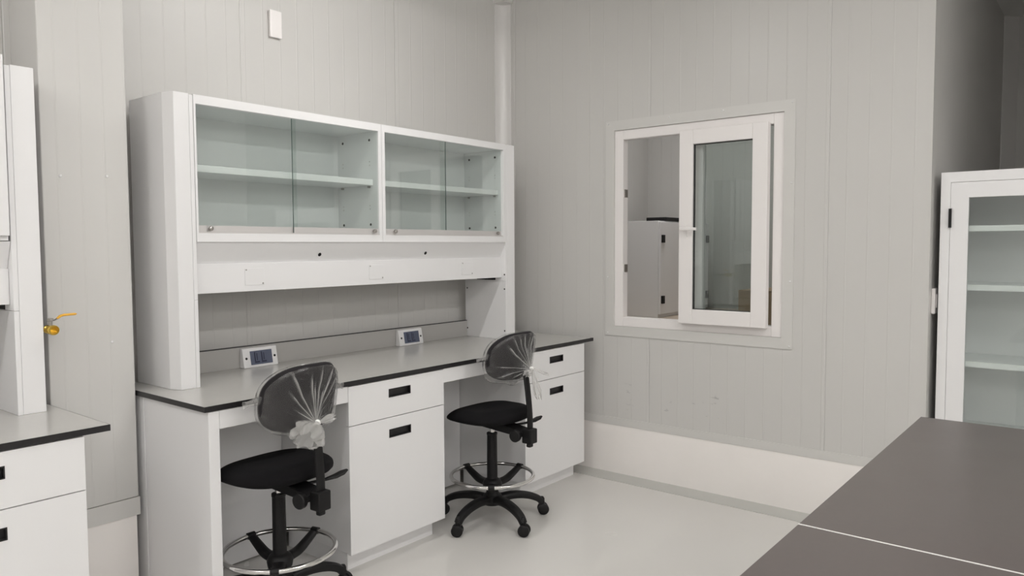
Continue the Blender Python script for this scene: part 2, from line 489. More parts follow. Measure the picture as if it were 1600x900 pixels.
tb = thing('lab_bench', 'pale bench in the next room carrying the steel cabinet behind the window', 'table', (4.5, -.7, 0))
obj('tabletop', box(3.72, 5.42, -1.75, .45, .86, .90), 'wood', tb, bevel=.003)
for x in (3.78, 5.36):
    for y in (-1.69, .39):
        obj('leg', box(x-.03, x+.03, y-.03, y+.03, 0, .86), 'white', tb)
cb = thing('steel_cabinet', 'white two-door cabinet with black hinges seen through the open window', 'cabinet', (4.66, -.1, .90))
CX0, CX1, CY0, CY1, CZ0, CZ1 = 4.185, 5.13, -.31, .25, .90, 1.713
obj('body', box(CX0, CX1, CY0+.02, CY1, CZ0, CZ1), 'white', cb, bevel=.003)
mid = (CX0+CX1)/2
for q, (a0, a1) in enumerate(((CX0+.004, mid-.002), (mid+.002, CX1-.004))):
    d = obj('door', box(a0, a1, CY0, CY0+.0185, CZ0+.03, CZ1-.012), 'white', cb, bevel=.002)
    hx = a0+.035 if q == 0 else a1-.035
    for z in (1.02, 1.53):
        display_hinge(d, (hx, CY0, z), .065, .038)
    bm = bmesh.new(); kx = mid-.05 if q == 0 else mid+.05; bx(bm, kx-.008, kx+.008, CY0-.025, CY0, 1.25, 1.38)
    obj('handle', bm, 'black', d)
tag(obj('flat_case', box(4.29, 4.62, -.30, -.12, CZ1, CZ1+.032), 'black', bevel=.004),
    'flat black case lying on top of the cabinet behind the window', 'box')
cbx = thing('cardboard_box', 'brown cardboard box on bench seen dimly through the window glass', 'box', (4.15, -1.35, .90))
bm = bmesh.new(); prism(bm, [(3.9, -1.66), (4.35, -1.66), (4.35, -1.10), (3.9, -1.10)], 'z', .90, 1.17)
obj('carton', bm, 'card', cbx, bevel=.004)
bm = bmesh.new(); bx(bm, 3.9, 4.12, -1.66, -1.10, 1.171, 1.175); bx(bm, 4.13, 4.35, -1.66, -1.10, 1.171, 1.175)
obj('flap', bm, 'card', cbx)

# ------------------------------------------------------------------ light fittings
def batten(x, y, label, L=1.5, zl=3.04, zc=YC, grp='suspended batten lights'):
    t = thing('ceiling_light', label, 'light', (x, y, zl), 0, grp)
    bm = bmesh.new(); prism(bm, [(-.05, .012), (.05, .012), (.035, .06), (-.035, .06)], 'x', -L/2, L/2)
    obj('housing', bm, 'white', t, local=True)
    bm = bmesh.new(); prism(bm, [(.036*cos(pi*k/10), .0115-.026*sin(pi*k/10)) for k in range(11)], 'x', -L/2+.01, L/2-.01)
    obj('diffuser', bm, 'lamp', t, local=True)
    for s in (-1, 1):
        bm = bmesh.new(); rod(bm, (s*L*.36, 0, .06), (s*L*.36, 0, zc-zl), .003, 8)
        obj('suspension_rod', bm, 'steel', t, local=True)
LY = (-1.0, -3.33, -5.83)
batten(.95, LY[0], 'suspended batten light over the wall bench', L=.82)
batten(-2.3, LY[0], 'added batten light over the cut-off left bench', L=1.35)  # unseen lamp, added to brighten panels that face left
batten(-2.6, LY[1], 'added batten light left of the camera', L=2.6)  # unseen, placed and lengthened to lift the left-facing sides
batten(.7, LY[1], 'suspended batten light over the dark table')
batten(-2.6, LY[2], 'suspended batten light behind the camera, left')
batten(1.0, LY[2], 'suspended batten light behind the camera, right')
batten(-2.6, -7.5, 'suspended batten light at the far end, left')
batten(1.0, -7.5, 'suspended batten light at the far end, right')
batten(4.0, -.6, 'batten light added to light the room behind the window', grp='added lights of the next room', L=1.0)  # unseen source added so the next room is not black

# ------------------------------------------------------------------ bench parts
def pull(bm, x, z, y):      # black recessed finger pull
    pass

def drawer_cabinet(x0, x1, label, handle_c=None):
    t = thing('drawer_cabinet', label, 'cabinet', ((x0+x1)/2, -.35, 0), 0, 'white base cabinets')
    obj('body', box(x0+.003, x1-.003, YD+.020, -.045, .096, .874), 'white', t, bevel=.0015)
    hc = handle_c or (x0+x1)/2+.003
    def front(nm, z0, z1, hz0, hz1):
        w = .071
        bm = bmesh.new(); y0, y1 = YD, YD+.019
        bx(bm, x0, hc-w, y0, y1, z0, z1); bx(bm, hc+w, x1, y0, y1, z0, z1)
        bx(bm, hc-w, hc+w, y0, y1, z0, hz0); bx(bm, hc-w, hc+w, y0, y1, hz1, z1)
        bmesh.ops.remove_doubles(bm, verts=bm.verts[:], dist=1e-5)
        f = obj(nm, bm, 'white', t)
        bm = bmesh.new()
        bx(bm, hc-w, hc+w, y1-.004, y1, hz0, hz1)
        bx(bm, hc-w, hc-w+.004, y0-.0015, y1-.004, hz0, hz1); bx(bm, hc+w-.004, hc+w, y0-.0015, y1-.004, hz0, hz1)
        bx(bm, hc-w+.004, hc+w-.004, y0-.0015, y1-.004, hz1-.004, hz1); bx(bm, hc-w+.004, hc+w-.004, y0-.0015, y1-.004, hz0, hz0+.004)
        obj('handle', bm, 'black_edge', f, label='black recessed pull')
        return f
    front('drawer', .693, .873, .787, .828)
    front('door', .093, .689, .592, .633)
    obj('kick_plinth', box(x0+.03, x1-.03, YD+.065, -.06, 0, .0955), 'white', t)
    return t

drawer_cabinet(.689, 1.306, 'white drawer and door cabinet between the two drafting chairs')
drawer_cabinet(1.992, 2.619, 'white drawer and door cabinet beside the right wall, beyond the far chair')
drawer_cabinet(-1.045, -.428, 'white drawer and door cabinet at the left edge, under the cut-off bench')

# end support and knee space panels of main bench
es = thing('bench_frame', 'white end panel and knee space panels carrying the grey worktop', 'bench', (.04, -.25, 0))
obj('end_panel', box(.017, .060, YD+.046, -.065, 0, .876), 'white', es, bevel=.0015)
obj('front_leg', box(.0155, .061, YD, YD+.0455, 0, .876), 'white', es, bevel=.002)
obj('rear_leg', box(.015, .060, -.062, .10, 0, .876), 'white', es, bevel=.002)
for a0, a1 in ((.062, .688), (1.307, 1.991)):
    obj('apron', box(a0, a1, YD+.002, YD+.022, .803, .876), 'white', es, bevel=.0015)
    obj('modesty_panel', box(a0, a1, -.060, -.044, .01, .876), 'white', es)

def worktop(x0, x1, label):
    t = thing('worktop', label, 'worktop', ((x0+x1)/2, -.2, .878), 0, 'grey worktops')
    if x0 > -.1:
        pl = [(x0, YF+.003), (x1-.003, YF+.003), (x1-.003, .167), (x0+.003, .167)]
    else:
        pl = [(x0, YF+.003), (x1-.003, YF+.003), (x1-.003, .167), (x0, .167)]
    bm = bmesh.new(); prism(bm, pl, 'z', .8785, .9)
    obj('slab', bm, 'top', t)
    e = .0032
    obj('front_edge', box(x0-.0005, x1, YF, YF+e-.0002, .878, .8995), 'black_edge', t, label='black front edge')
    obj('end_edge', box(x1-e+.0004, x1, YF+e, .167, .878, .8995), 'black_edge', t, label='black end edge')
    if x0 > -.1:
        obj('end_edge', box(x0-.0005, x0+e-.0008, YF+e, .167, .878, .8995), 'black_edge', t, label='black end edge')
    return t
wt = worktop(0, 2.724, 'long grey worktop with black edge under the glazed hutch')
obj('upstand', box(.206, 2.2995, .150, .167, .9003, 1.004), 'splash', wt, bevel=.001, label='grey upstand along the back')
obj('upstand_edge', box(.206, 2.2995, .150, .167, 1.004, 1.008), 'black_edge', wt, label='black top edge of the upstand')
wt2 = worktop(-1.62, -.344, 'grey worktop with black edge cut off by the left side of the photo')
obj('upstand', box(-1.393, -.5005, .150, .167, .9003, 1.008), 'splash', wt2, bevel=.001, label='grey upstand along the back')

# ------------------------------------------------------------------ hutch frame (posts, soffit, service valance)
HF, HB, HT = -.187, .167, 2.16
def dot(name, p, n, parent, r=.0055, mat='black'):
    bm = bmesh.new(); lathe(bm, [(r, 0), (r*.9, .0015), (0, .002)], 10, axis_mat(p, n))
    return obj(name, bm, mat, parent)

def post(parent, x0, x1, side, inner):
    """side: -1 chamfer on the low-x side, +1 on the high-x side; an inner panel in two lifts stands against it"""
    w = .017
    if side < 0:
        a0, a1 = x1-w, x1
        pl = [(x0, HB), (x0, -.130), (x0+.020, HF), (x1-w-.0008, HF), (x1-w-.0008, HB)]
    else:
        a0, a1 = x0, x0+w
        pl = [(x0+w+.0008, HB), (x0+w+.0008, HF), (x1-.012, HF), (x1, -.130), (x1, HB)]
    bm = bmesh.new(); prism(bm, pl, 'z', .9003, HT)
    obj('post', bm, 'white', parent, bevel=.0015)
    p = obj('side_panel', box(a0, a1, HF, HB, 1.2815, HT-.004), 'white', parent, bevel=.0008)
    q = obj('side_panel', box(a0, a1, HF, HB, .9003, 1.280), 'white', parent, bevel=.0008)
    return p, q

def hutch(x0, x1, label, cut_left=False, cut=False):
    t = thing('hutch_frame', label, 'shelving', ((x0+x1)/2, 0, .9), 0, 'hutch frames')
    pw = .105
    out = []
    out.append(post(t, x0, x0+pw, -1, x0+pw))
    out.append(post(t, x1-pw, x1, 1, x1-pw))
    a, b = x0+pw+.001, x1-pw-.001
    bm = bmesh.new(); prism(bm, [(-.184, 1.532), (-.142, 1.434), (-.136, 1.434), (-.176, 1.532)], 'x', a, b)
    so = obj('soffit', bm, 'white', t, label='grey-looking sloped soffit under the cabinets')
    bm = bmesh.new(); bx(bm, a, b, -.152, -.138, 1.304, 1.4338); bx(bm, a, b, -.138, .10, 1.304, 1.316)
    v = obj('valance', bm, 'white', t, bevel=.001)
    return t, out, so, v

def cover_plates(v, so, xs, dots):
    for x in xs:
        pl = obj('cover_plate', box(x-.05, x+.05, -.1545, -.152, 1.332, 1.410), 'white', v, bevel=.001)
        for sx, z in ((-.043, 1.403), (.043, 1.339)):
            dot('screw', (x+sx, -.1545, z), (0, -1, 0), v, .004, 'steel')
    for x in dots:
        n = Vector((0, -.098, -.042)).normalized()
        n = Vector((0, -1, -.43)).normalized()
        dot('cable_hole', (x, -.1595, 1.469), n, so, .010)

h1, posts, so, v = hutch(.0993, 2.409, 'white hutch frame with posts and valance standing on the long worktop')
cover_plates(v, so, (.502, 1.240, 1.972), (.866, 1.607))
for y, z in ((-.176, 1.315), (.140, 1.2265+.07), ):
    pass
rp, rq = posts[1]
for y, z in ((-.176, 1.322), (-.176, 1.228), (-.176, .955), (.150, 1.226), (.150, .955)):
    par = rp if z > 1.28 else rq
    dot('screw_cap', (2.409-.105, y, z), (-1, 0, 0), par)
obj('cable_slot', box(2.409-.105-.002, 2.409-.105, -.10, .06, 1.286, 1.303), 'black', rp, label='black slot')

h2, posts2, so2, v2 = hutch(-1.5, -.3875, 'white hutch frame at the left edge of the photo beside the yellow valve')
rp2, rq2 = posts2[1]
obj('cable_slot', box(-.3875-.105-.002, -.3875-.105, -.10, .06, 1.283, 1.303), 'black', rp2, label='black slot')

# ------------------------------------------------------------------ glazed cabinets
def glazed_cabinet(x0, x1, o0, o1, join, label, knobs, right_front):
    t = thing('glazed_cabinet', label, 'cabinet', ((x0+x1)/2, 0, 1.534), 0, 'glazed wall cabinets')
    z0, z1, zo0, zo1 = 1.5345, 2.1595, 1.569, 2.121
    T = .016
    bm = bmesh.new()
    yb = .150; yf = HF+.002
    bx(bm, x0, o0, yf, HB, z0, z1); bx(bm, o1, x1, yf, HB, z0, z1)              # sides
    bx(bm, o0, o1, yf+.03, HB, z0+.012, zo0-.004); bx(bm, o0, o1, yf+.03, HB, zo1+.002, z1)   # floor, roof
    bx(bm, o0, o1, yb, HB, zo0-.004, zo1+.002)                               # back
    body = obj('body', bm, 'inner', t)
    bm = bmesh.new(); y0, y1 = HF-.003, HF+.002-.0003
    bx(bm, x0+.0005, o0, y0, y1, z0, z1); bx(bm, o1, x1-.0005, y0, y1, z0, z1)
    bx(bm, o0, o1, y0, HF+.030, z0, zo0); bx(bm, o0, o1, y0, HF+.030, zo1, z1)
    bmesh.ops.remove_doubles(bm, verts=bm.verts[:], dist=1e-5)
    obj('face_frame', bm, 'white', t)
    bm = bmesh.new(); bx(bm, x0, x1, HF-.005, HF-.003, z0-.003, z0+.010)
    obj('bottom_lip', bm, 'white', t)
    obj('shelf', box(o0+.002, o1-.002, -.146, yb-.002, 1.836, 1.867), 'inner', t, bevel=.002)
    # adjustable shelf holes and bolt caps on the right hand cheek
    for y, z in ((.105, 2.08), (-.118, 2.08), (.105, 1.627), (-.121, 1.627)):
        dot('bolt_cap', (o1, y, z), (-1, 0, 0), body, .0075)
    for y in (.105, -.118):
        for z in (1.71, 1.73, 1.945, 1.965):
            dot('peg_hole', (o1, y, z), (-1, 0, 0), body, .003, 'steel')
        bm = bmesh.new(); rod(bm, (o1, y, 1.829), (o1-.014, y, 1.829), .0055, 10)
        obj('shelf_pin', bm, 'steel', body)
    # aluminium track
    obj('track', box(o0, o1, HF+.004, HF+.030, zo0, zo0+.006), 'alu', t)
    # two sliding panes
    def pane(a0, a1, y, front, kx):
        g = obj('glass_door', box(a0, a1, y, y+.005, zo0+.007, zo1-.001), 'glass', t, label='sliding clear glass pane')
        ch = box(a0, a1, y-.0015, y+.0065, zo0+.0065, zo0+.034)
        obj('channel', ch, 'alu', g, label='aluminium bottom channel')
        # polished inner edge
        e = a1 if not front else a0
        ex = (a0-.0012, a0) if abs(a0-join) < .05 else (a1, a1+.0012)
        if front: obj('glass_rim', box(ex[0], ex[1], y, y+.005, zo0+.007, zo1-.001), 'glass_edge', g, label='dark green glass edge')
        bm = bmesh.new()
        lathe(bm, [(.0045, 0), (.0045, .006), (.0095, .008), (.0105, .014), (.0095, .021), (.005, .023), (0, .0235)], 18,
              axis_mat((kx, y-.0015, zo0+.021), (0, -1, 0)))
        autosmooth(obj('knob', bm, 'steel', g, label='round steel knob'))
    ya, yb_ = HF+.006, HF+.019
    if right_front:
        pane(o0+.001, join+.03, yb_, False, knobs[0]); pane(join, o1-.001, ya, True, knobs[1])
    else:
        pane(o0+.001, join, ya, True, knobs[0]); pane(join-.03, o1-.001, yb_, False, knobs[1])
    return t
glazed_cabinet(.2055, 1.2565, .2155, 1.234, .703, 'glazed cabinet with one shelf, left of the two, above the near chair', (.275, 1.197), True)
glazed_cabinet(1.2575, 2.3025, 1.2795, 2.283, 1.759, 'glazed cabinet with one shelf, right of the two, nearer the window', (1.345, 2.236), False)

# solid-fronted cabinet of the cut-off bench
wc = thing('wall_cabinet', 'plain white hutch cabinet at the upper left edge of the photo', 'cabinet', (-.9, 0, 1.53))
obj('body', box(-1.393, -.4995, HF+.002, HB, 1.5345, 2.18), 'white', wc, bevel=.0015)
obj('door', box(-.947, -.5005, HF-.018, HF, 1.552, 2.188), 'white', wc, bevel=.0015)
obj('door', box(-1.392, -.951, HF-.018, HF, 1.552, 2.188), 'white', wc, bevel=.0015)

# ------------------------------------------------------------------ sockets on the worktop
def socket(x0, x1, label):
    t = thing('socket_box', label, 'socket', ((x0+x1)/2, .13, .9003), 0, 'bench power sockets')
    z0, z1 = .9004, .998
    bm = bmesh.new(); prism(bm, [(.108, z0), (.1485, z0), (.1485, z1), (.130, z1), (.126, z1-.002)], 'x', x0, x1)
    h = obj('housing', bm, 'white', t, bevel=.003)
    # sloped face frame: point at (u along x, w up the slope)
    n = Vector((0, -(z1-z0-.002), -(-.018))).normalized()
    n = Vector((0, -.0956, .018)).normalized(); up = Vector((0, .018, .0956)).normalized()
    o0 = Vector(((x0+x1)/2, .108, z0))
    R = Matrix((Vector((1, 0, 0)), up, n)).transposed().to_4x4()
    def plate(nm, u0, u1, w0, w1, d0, d1, mat, par, label=None, bevel=0.0):
        bm = bmesh.new(); bx(bm, u0, u1, w0, w1, d0, d1)
        bmesh.ops.transform(bm, matrix=Matrix.Translation(o0) @ R, verts=bm.verts[:])
        return obj(nm, bm, mat, par, label=label, bevel=bevel)
    sp = plate('socket_plate', -.058, .066, .013, .083, 0, .003, 'blue', t, 'slate blue socket module', .001)
    for u in (-.027, .012):
        bm = bmesh.new()
        bx(bm, u-.009, u-.004, .030, .076, .003, .0045); bx(bm, u+.004, u+.007, .034, .070, .003, .0045)
        bx(bm, u-.009, u+.018, .022, .029, .003, .0045)
        bmesh.ops.transform(bm, matrix=Matrix.Translation(o0) @ R, verts=bm.verts[:])
        obj('socket_slot', bm, 'blue_dark', sp, label='dark angular slot')
    for u in (-.080, .082):
        p = o0 + Vector((1, 0, 0))*u + up*.048
        dot('screw_cap', p, n, t, .0065)
    return t
socket(.598, .794, 'sloped white socket box with blue module on the worktop behind the near chair')
socket(1.648, 1.846, 'sloped white socket box with blue module on the worktop nearer the far chair')

# ------------------------------------------------------------------ wall plate and boxes
wp = thing('wall_plate', 'small blank white plate high on the wall above the glazed cabinets', 'switch', (.895, YW, 2.68))
obj('back_box', box(.863, .930, YW-.012, YW, 2.612, 2.748), 'pvc', wp, bevel=.003)
obj('cover', box(.860, .933, YW-.022, YW-.012, 2.609, 2.751), 'pvc', wp, bevel=.006, segs=3)
sp = thing('wall_socket', 'small white switch box on the end wall behind the tall cabinet', 'switch', (2.92, YE, 1.22))
obj('back_box', box(2.86, 2.94, YE-.018, YE, 1.15, 1.28), 'pvc', sp, bevel=.004)
obj('rocker', box(2.88, 2.92, YE-.023, YE-.018, 1.18, 1.25), 'pvc', sp, bevel=.002)

# ------------------------------------------------------------------ brass gas valve
vl = thing('gas_valve', 'brass ball valve with yellow lever beside the left hutch', 'valve', (-.375, YW, 1.203))
vx, vz = -.3735, 1.203
bm = bmesh.new(); rod(bm, (vx, YW, vz), (vx, -.16, vz), .008)
obj('pipe', bm, 'steel', vl, smooth=False)
bm = bmesh.new()
lathe(bm, [(.012, 0), (.0165, .002), (.0165, .014), (.013, .016), (.017, .026), (.017, .038), (.013, .046), (.0155, .049), (.0155, .062), (.0125, .062), (.0125, .030), (0, .030)],
      20, axis_mat((vx, -.15, vz), (0, -1, 0)), caps=False)
autosmooth(obj('valve_body', bm, 'brass', vl, label='brass valve body with open outlet'))
bm = bmesh.new()
lathe(bm, [(.0175, 0), (.0192, .003), (.018, .009), (.0155, .009), (.0125, .004), (.0125, 0)], 24, axis_mat((vx, -.206, vz), (0, -1, 0)), caps=False)
autosmooth(obj('outlet_flange', bm, 'brass', vl))
bm = bmesh.new(); rod(bm, (vx, -.182, vz+.012), (vx, -.182, vz+.040), .007)
lathe(bm, [(.011, 0), (.011, .009), (0, .009)], 6, axis_mat((vx, -.182, vz+.034), (0, 0, 1)))
obj('stem_nut', bm, 'steel', vl)
bm = bmesh.new()
sweep(bm, [(vx-.01, -.182, vz+.032), (vx+.012, -.182, vz+.033), (vx+.024, -.182, vz+.040)], [(.008, .002)]*3, 10)
lv = obj('lever', bm, 'steel', vl, label='steel lever')
bm = bmesh.new()
sweep(bm, [(vx+.022, -.182, vz+.039), (vx+.034, -.182, vz+.049), (vx+.046, -.182, vz+.052), (vx+.085, -.182, vz+.053), (vx+.090, -.182, vz+.053)],
      [(.008, .003), (.009, .0042), (.009, .0045), (.009, .0045), (.006, .003)], 12)
autosmooth(obj('lever_sleeve', bm, 'yellow', lv, label='yellow dipped lever sleeve'))

# ------------------------------------------------------------------ tall glazed display cabinet
DX, DY1 = 2.85, -2.574
DY0 = DY1-.92
DZ = 1.864; DB = 3.25
dc = thing('display_cabinet', 'tall white cabinet with glass door and shelves behind the dark table', 'cabinet', (3.05, (DY0+DY1)/2, 0))
bm = bmesh.new()
ts = .045
bx(bm, DX+.0, DB, DY1-.020, DY1, .06, DZ); bx(bm, DX, DB, DY0, DY0+.020, .06, DZ)
bx(bm, DX, DB, DY0+.020, DY1-.020, .06, .09); bx(bm, DX, DB, DY0+.020, DY1-.020, DZ-.03, DZ)
bx(bm, DB-.015, DB, DY0+.020, DY1-.020, .09, DZ-.03)
bx(bm, DX, DX+.02, DY1-.0430, DY1-.020, .09, DZ-.03); bx(bm, DX, DX+.02, DY0+.020, DY0+.0430, .09, DZ-.03)
bx(bm, DX, DX+.02, DY0+.043, DY1-.043, DZ-.050, DZ-.03)
body = obj('body', bm, 'white', dc)
obj('kick_plinth', box(DX+.03, DB-.02, DY0+.03, DY1-.03, 0, .06), 'white', dc)
d1 = DY1-.0445; d0 = DY0+.0445
dz0, dz1 = .095, DZ-.052
bm = bmesh.new(); fs = .078
bx(bm, DX-.001, DX+.021, d1-fs, d1, dz0, dz1); bx(bm, DX-.001, DX+.021, d0, d0+fs, dz0, dz1)
bx(bm, DX-.001, DX+.021, d0+fs, d1-fs, dz0, dz0+fs); bx(bm, DX-.001, DX+.021, d0+fs, d1-fs, dz1-fs+.002, dz1)
bmesh.ops.remove_doubles(bm, verts=bm.verts[:], dist=1e-5)
dd = obj('door', bm, 'white', dc)
obj('pane', box(DX+.008, DX+.012, d0+fs, d1-fs, dz0+fs, dz1-fs+.002), 'glass', dd, label='clear glass pane')
for z in (1.588, .30):
    obj('hinge', box(DX-.014, DX-.0005, DY1-.050, DY1-.038, z, z+.095), 'black', dd, label='black hinge')
bm = bmesh.new(); bx(bm, DX-.030, DX-.020, d0+.03, d0+.045, .95, 1.10); bx(bm, DX-.02, DX-.001, d0+.03, d0+.045, .95, .965); bx(bm, DX-.02, DX-.001, d0+.03, d0+.045, 1.085, 1.10)
obj('handle', bm, 'black', dd)
for z in (1.597, 1.303, .918, .55):
    obj('shelf', box(DX+.035, DB-.017, DY0+.022, DY1-.022, z-.028, z), 'inner', dc)

# ------------------------------------------------------------------ dark island tables
def lab_table(x0, x1, y0, y1, label, strip):
    t = thing('lab_table', label, 'table', ((x0+x1)/2, (y0+y1)/2, 0), 0, 'dark topped lab tables')
    obj('tabletop', box(x0, x1, y0, y1, .876, .90), 'table', t, bevel=.0012)
    if strip:
        obj('joint_strip', box(x0-.0045, x0-.0002, y0, y1, .874, .9008), 'seam', t, label='pale joint strip')
    for a in (x0+.04, x1-.085):
        for b in (y0+.04, y1-.085):
            lg = obj('leg', box(a, a+.045, b, b+.045, .02, .8755), 'white', t, bevel=.002)
            bm = bmesh.new(); lathe(bm, [(.018, 0), (.02, .008), (.008, .012), (.008, .02)], 14, Matrix.Translation((a+.0225, b+.0225, 0)))
            obj('foot', bm, 'black', lg)
    bm = bmesh.new()
    bx(bm, x0+.0855, x1-.0855, y1-.075, y1-.050, .80, .8755); bx(bm, x0+.0855, x1-.0855, y0+.05, y0+.075, .80, .8755)
    bx(bm, x0+.05, x0+.075, y0+.0855, y1-.0855, .80, .8755); bx(bm, x1-.075, x1-.05, y0+.0855, y1-.0855, .80, .8755)
    obj('apron', bm, 'white', t)
lab_table(.168, 1.468, -4.25, -2.755, 'dark grey topped lab table nearer the tall glass cabinet', True)
lab_table(-1.138, .1632, -4.25, -2.755, 'dark grey topped lab table at the bottom edge of the photo', False)

# ------------------------------------------------------------------ drafting chairs
def drafting_chair(loc, rot, legoff, label, style):
    t = thing('drafting_chair', label, 'chair', loc, rot, 'wrapped drafting chairs')
    L = dict(local=True)
    # five star base
    bm = bmesh.new()
    lathe(bm, [(.030, .085), (.050, .092), (.056, .115), (.052, .140), (.036, .152), (.030, .175)], 24)
    autosmooth(obj('base_hub', bm, 'black', t, **L))
    for k in range(5):
        a = legoff - rot + 2*pi*k/5
        d = Vector((cos(a), sin(a), 0)); up = Vector((0, 0, 1))
        pr = spline([d*.038+up*.120, d*.12+up*.128, d*.20+up*.118, d*.262+up*.094, d*.290+up*.066], 5)
        n = len(pr); sz = [(.030-.010*i/(n-1), .022-.005*i/(n-1)) for i in range(n)]
        bm = bmesh.new(); sweep(bm, pr, sz, 12, 3.2)
        lathe(bm, [(.014, .050), (.016, .056), (.016, .090), (.010, .100), (0, .102)], 14, Matrix.Translation(d*.288))
        lg = autosmooth(obj('leg', bm, 'black', t, **L), 50)
        bm = bmesh.new()
        side = Vector((-d.y, d.x, 0)).normalized()
        # casters swivel: a little off radial
        aa = radians((205, 225, 240, 250, 215)[k]) - rot; ax = Vector((cos(aa), sin(aa), 0))
        c = d*.296+up*.0312
        for s in (-1, 1):
            lathe(bm, [(0, 0), (.018, 0), (.028, .002), (.031, .006), (.031, .017), (.026, .021), (.009, .022), (0, .022)], 20,
                  axis_mat(c+ax*s*.004, ax*s))
        lathe(bm, [(.008, 0), (.008, .045)], 10, Matrix.Translation(d*.290+up*.022))
        autosmooth(obj('caster', bm, 'black', lg, **L))
    # column
    bm = bmesh.new(); prof = [(.032, .165), (.032, .19), (.0295, .20), (.0275, .474), (.0295, .476), (.0295, .487), (.018, .488)]
    lathe(bm, prof, 14)
    autosmooth(obj('column_sleeve', bm, 'black', t, **L), 25)
    bm = bmesh.new(); lathe(bm, [(.0145, .486), (.0145, .545)], 20)
    autosmooth(obj('gas_piston', bm, 'chrome', t, label='chrome gas piston', **L))
    # foot ring and its spider
    bm = bmesh.new(); torus(bm, .226, .0105, .250)
    obj('foot_ring', bm, 'chrome', t, smooth=True, label='chrome foot ring', **L)
    bm = bmesh.new(); lathe(bm, [(.034, .172), (.050, .180), (.054, .205), (.046, .225), (.0285, .235)], 20)
    autosmooth(obj('ring_hub', bm, 'black', t, **L))
    for k in range(3):
        a = radians(((88, 14, 231), (81, -4, 219))[style][k]) - rot
        d = Vector((cos(a), sin(a), 0)); up = Vector((0, 0, 1))
        pr = spline([d*.045+up*.200, d*.11+up*.203, d*.165+up*.224, d*.212+up*.246], 5); n = len(pr)
        bm = bmesh.new(); sweep(bm, pr, [(.027-.008*i/(n-1), .016-.004*i/(n-1)) for i in range(n)], 12, 3)
        sv = Vector((-d.y, d.x, 0))
        sweep(bm, [d*.226-sv*.017+up*.251, d*.226+sv*.017+up*.251], [(.0145, .0145)]*2, 14, 2)
        autosmooth(obj('ring_spoke', bm, 'black', t, **L), 50)
    # seat cushion
    NR, NA = 12, 56
    def outline(a):
        c_, s_ = cos(a), sin(a); p = 2.9
        q = (abs(c_)**p + abs(s_)**p) ** (-1/p)
        x, y = .222*c_*q, .205*s_*q
        if y < 0: x *= 1 - .10*(-y/.205)**2
        return x, y+.012
    def top(x, y, r):
        z = .634 - .030*max(0, (y-.03)/.20)**1.6 - .006*(1-(x/.22)**2)*max(0, 1-abs(y)/.2) + .008*max(0, -(y+.02)/.16)
        return z - .028*max(0, (r-.66)/.34)**2.4
    def bot(x, y, r):
        return .553 + .012*r**4 - .014*max(0, (y-.06)/.17)**2 + .010*max(0, (r-.8)/.2)**2
    bm = bmesh.new(); rings = []
    prof = [(i/NR, True) for i in range(1, NR+1)] + [(1.012, None)] + [(i/NR, False) for i in range(NR, 0, -3)]
    ctop = bm.verts.new((0, .012, top(0, .012, 0))); cbot = bm.verts.new((0, .012, .553))
    for r, side in prof:
        ring = []
        for k in range(NA):
            x, y = outline(2*pi*k/NA); x *= r; y = .012+(y-.012)*r
            z = top(x, y, r) if side else (bot(x, y, r) if side is False else .5*(top(x, y, 1)+bot(x, y, 1)))
            ring.append(bm.verts.new((x, y, z)))
        rings.append(ring)
    for k in range(NA):
        bm.faces.new((ctop, rings[0][k], rings[0][(k+1) % NA])); bm.faces.new((cbot, rings[-1][(k+1) % NA], rings[-1][k]))
    for A, B in zip(rings, rings[1:]):
        for k in range(NA): bm.faces.new((A[k], B[k], B[(k+1) % NA], A[(k+1) % NA]))
    bmesh.ops.recalc_face_normals(bm, faces=bm.faces[:])
    obj('seat', bm, 'fabric', t, smooth=True, sub=1, **L)
    # mechanism under the seat
    bm = bmesh.new(); prism(bm, [(.10, .555), (.10, .545), (.03, .522), (-.06, .515), (-.235, .503), (-.237, .535), (-.10, .555)], 'x', -.045, .045)
    mech = obj('mechanism', bm, 'black', t, bevel=.004, **L)
    bm = bmesh.new(); lathe(bm, [(.010, 0), (.010, .016), (.029, .018), (.032, .023), (.032, .040), (.028, .044), (0, .044)], 20, axis_mat((-.030, -.208, .512), (-1, -.15, 0)))
    autosmooth(obj('tension_knob', bm, 'black', mech, **L))
    bm = bmesh.new()
    sweep(bm, [(.04, -.13, .540), (.12, -.15, .540), (.165, -.162, .545), (.195, -.172, .555), (.217, -.178, .563)], [(.007, .006), (.008, .006), (.020, .007), (.024, .006), (.008, .003)], 12)
    autosmooth(obj('lever', bm, 'black', mech, label='flat black height lever', **L), 50)
    # back post
    bm = bmesh.new(); bx(bm, -.030, .030, -.290, -.230, .470, .548); bx(bm, -.016, .016, -.274, -.248, .448, .470)
    obj('post_clamp', bm, 'black', t, bevel=.006, **L)
    pr = spline([(0, -.262, .50), (0, -.263, .60), (0, -.252, .72), (0, -.238, .82), (0, -.226, .90)], 5)
    bm = bmesh.new(); sweep(bm, pr, [(.020, .0075)]*len(pr), 12, 4, up=(0, 1, 0))
    autosmooth(obj('back_post', bm, 'black', t, **L), 50)
    # backrest: curved pad
    BW, BH, ZC = .184, (.134, .126)[style], (.914, .928)[style]
    def bo(a, g=1.0):
        c_, s_ = cos(a), sin(a); p = 3.3
        q = (abs(c_)**p + abs(s_)**p) ** (-1/p)
        x, z = BW*c_*q, BH*s_*q
        if z > 0: x *= 1 - .17*(z/BH)**2
        return x*g, z*g
    def ymid(x, z): return (-.212, -.198)[style] + .074*(x/BW)**2 - .02*(z/BH)
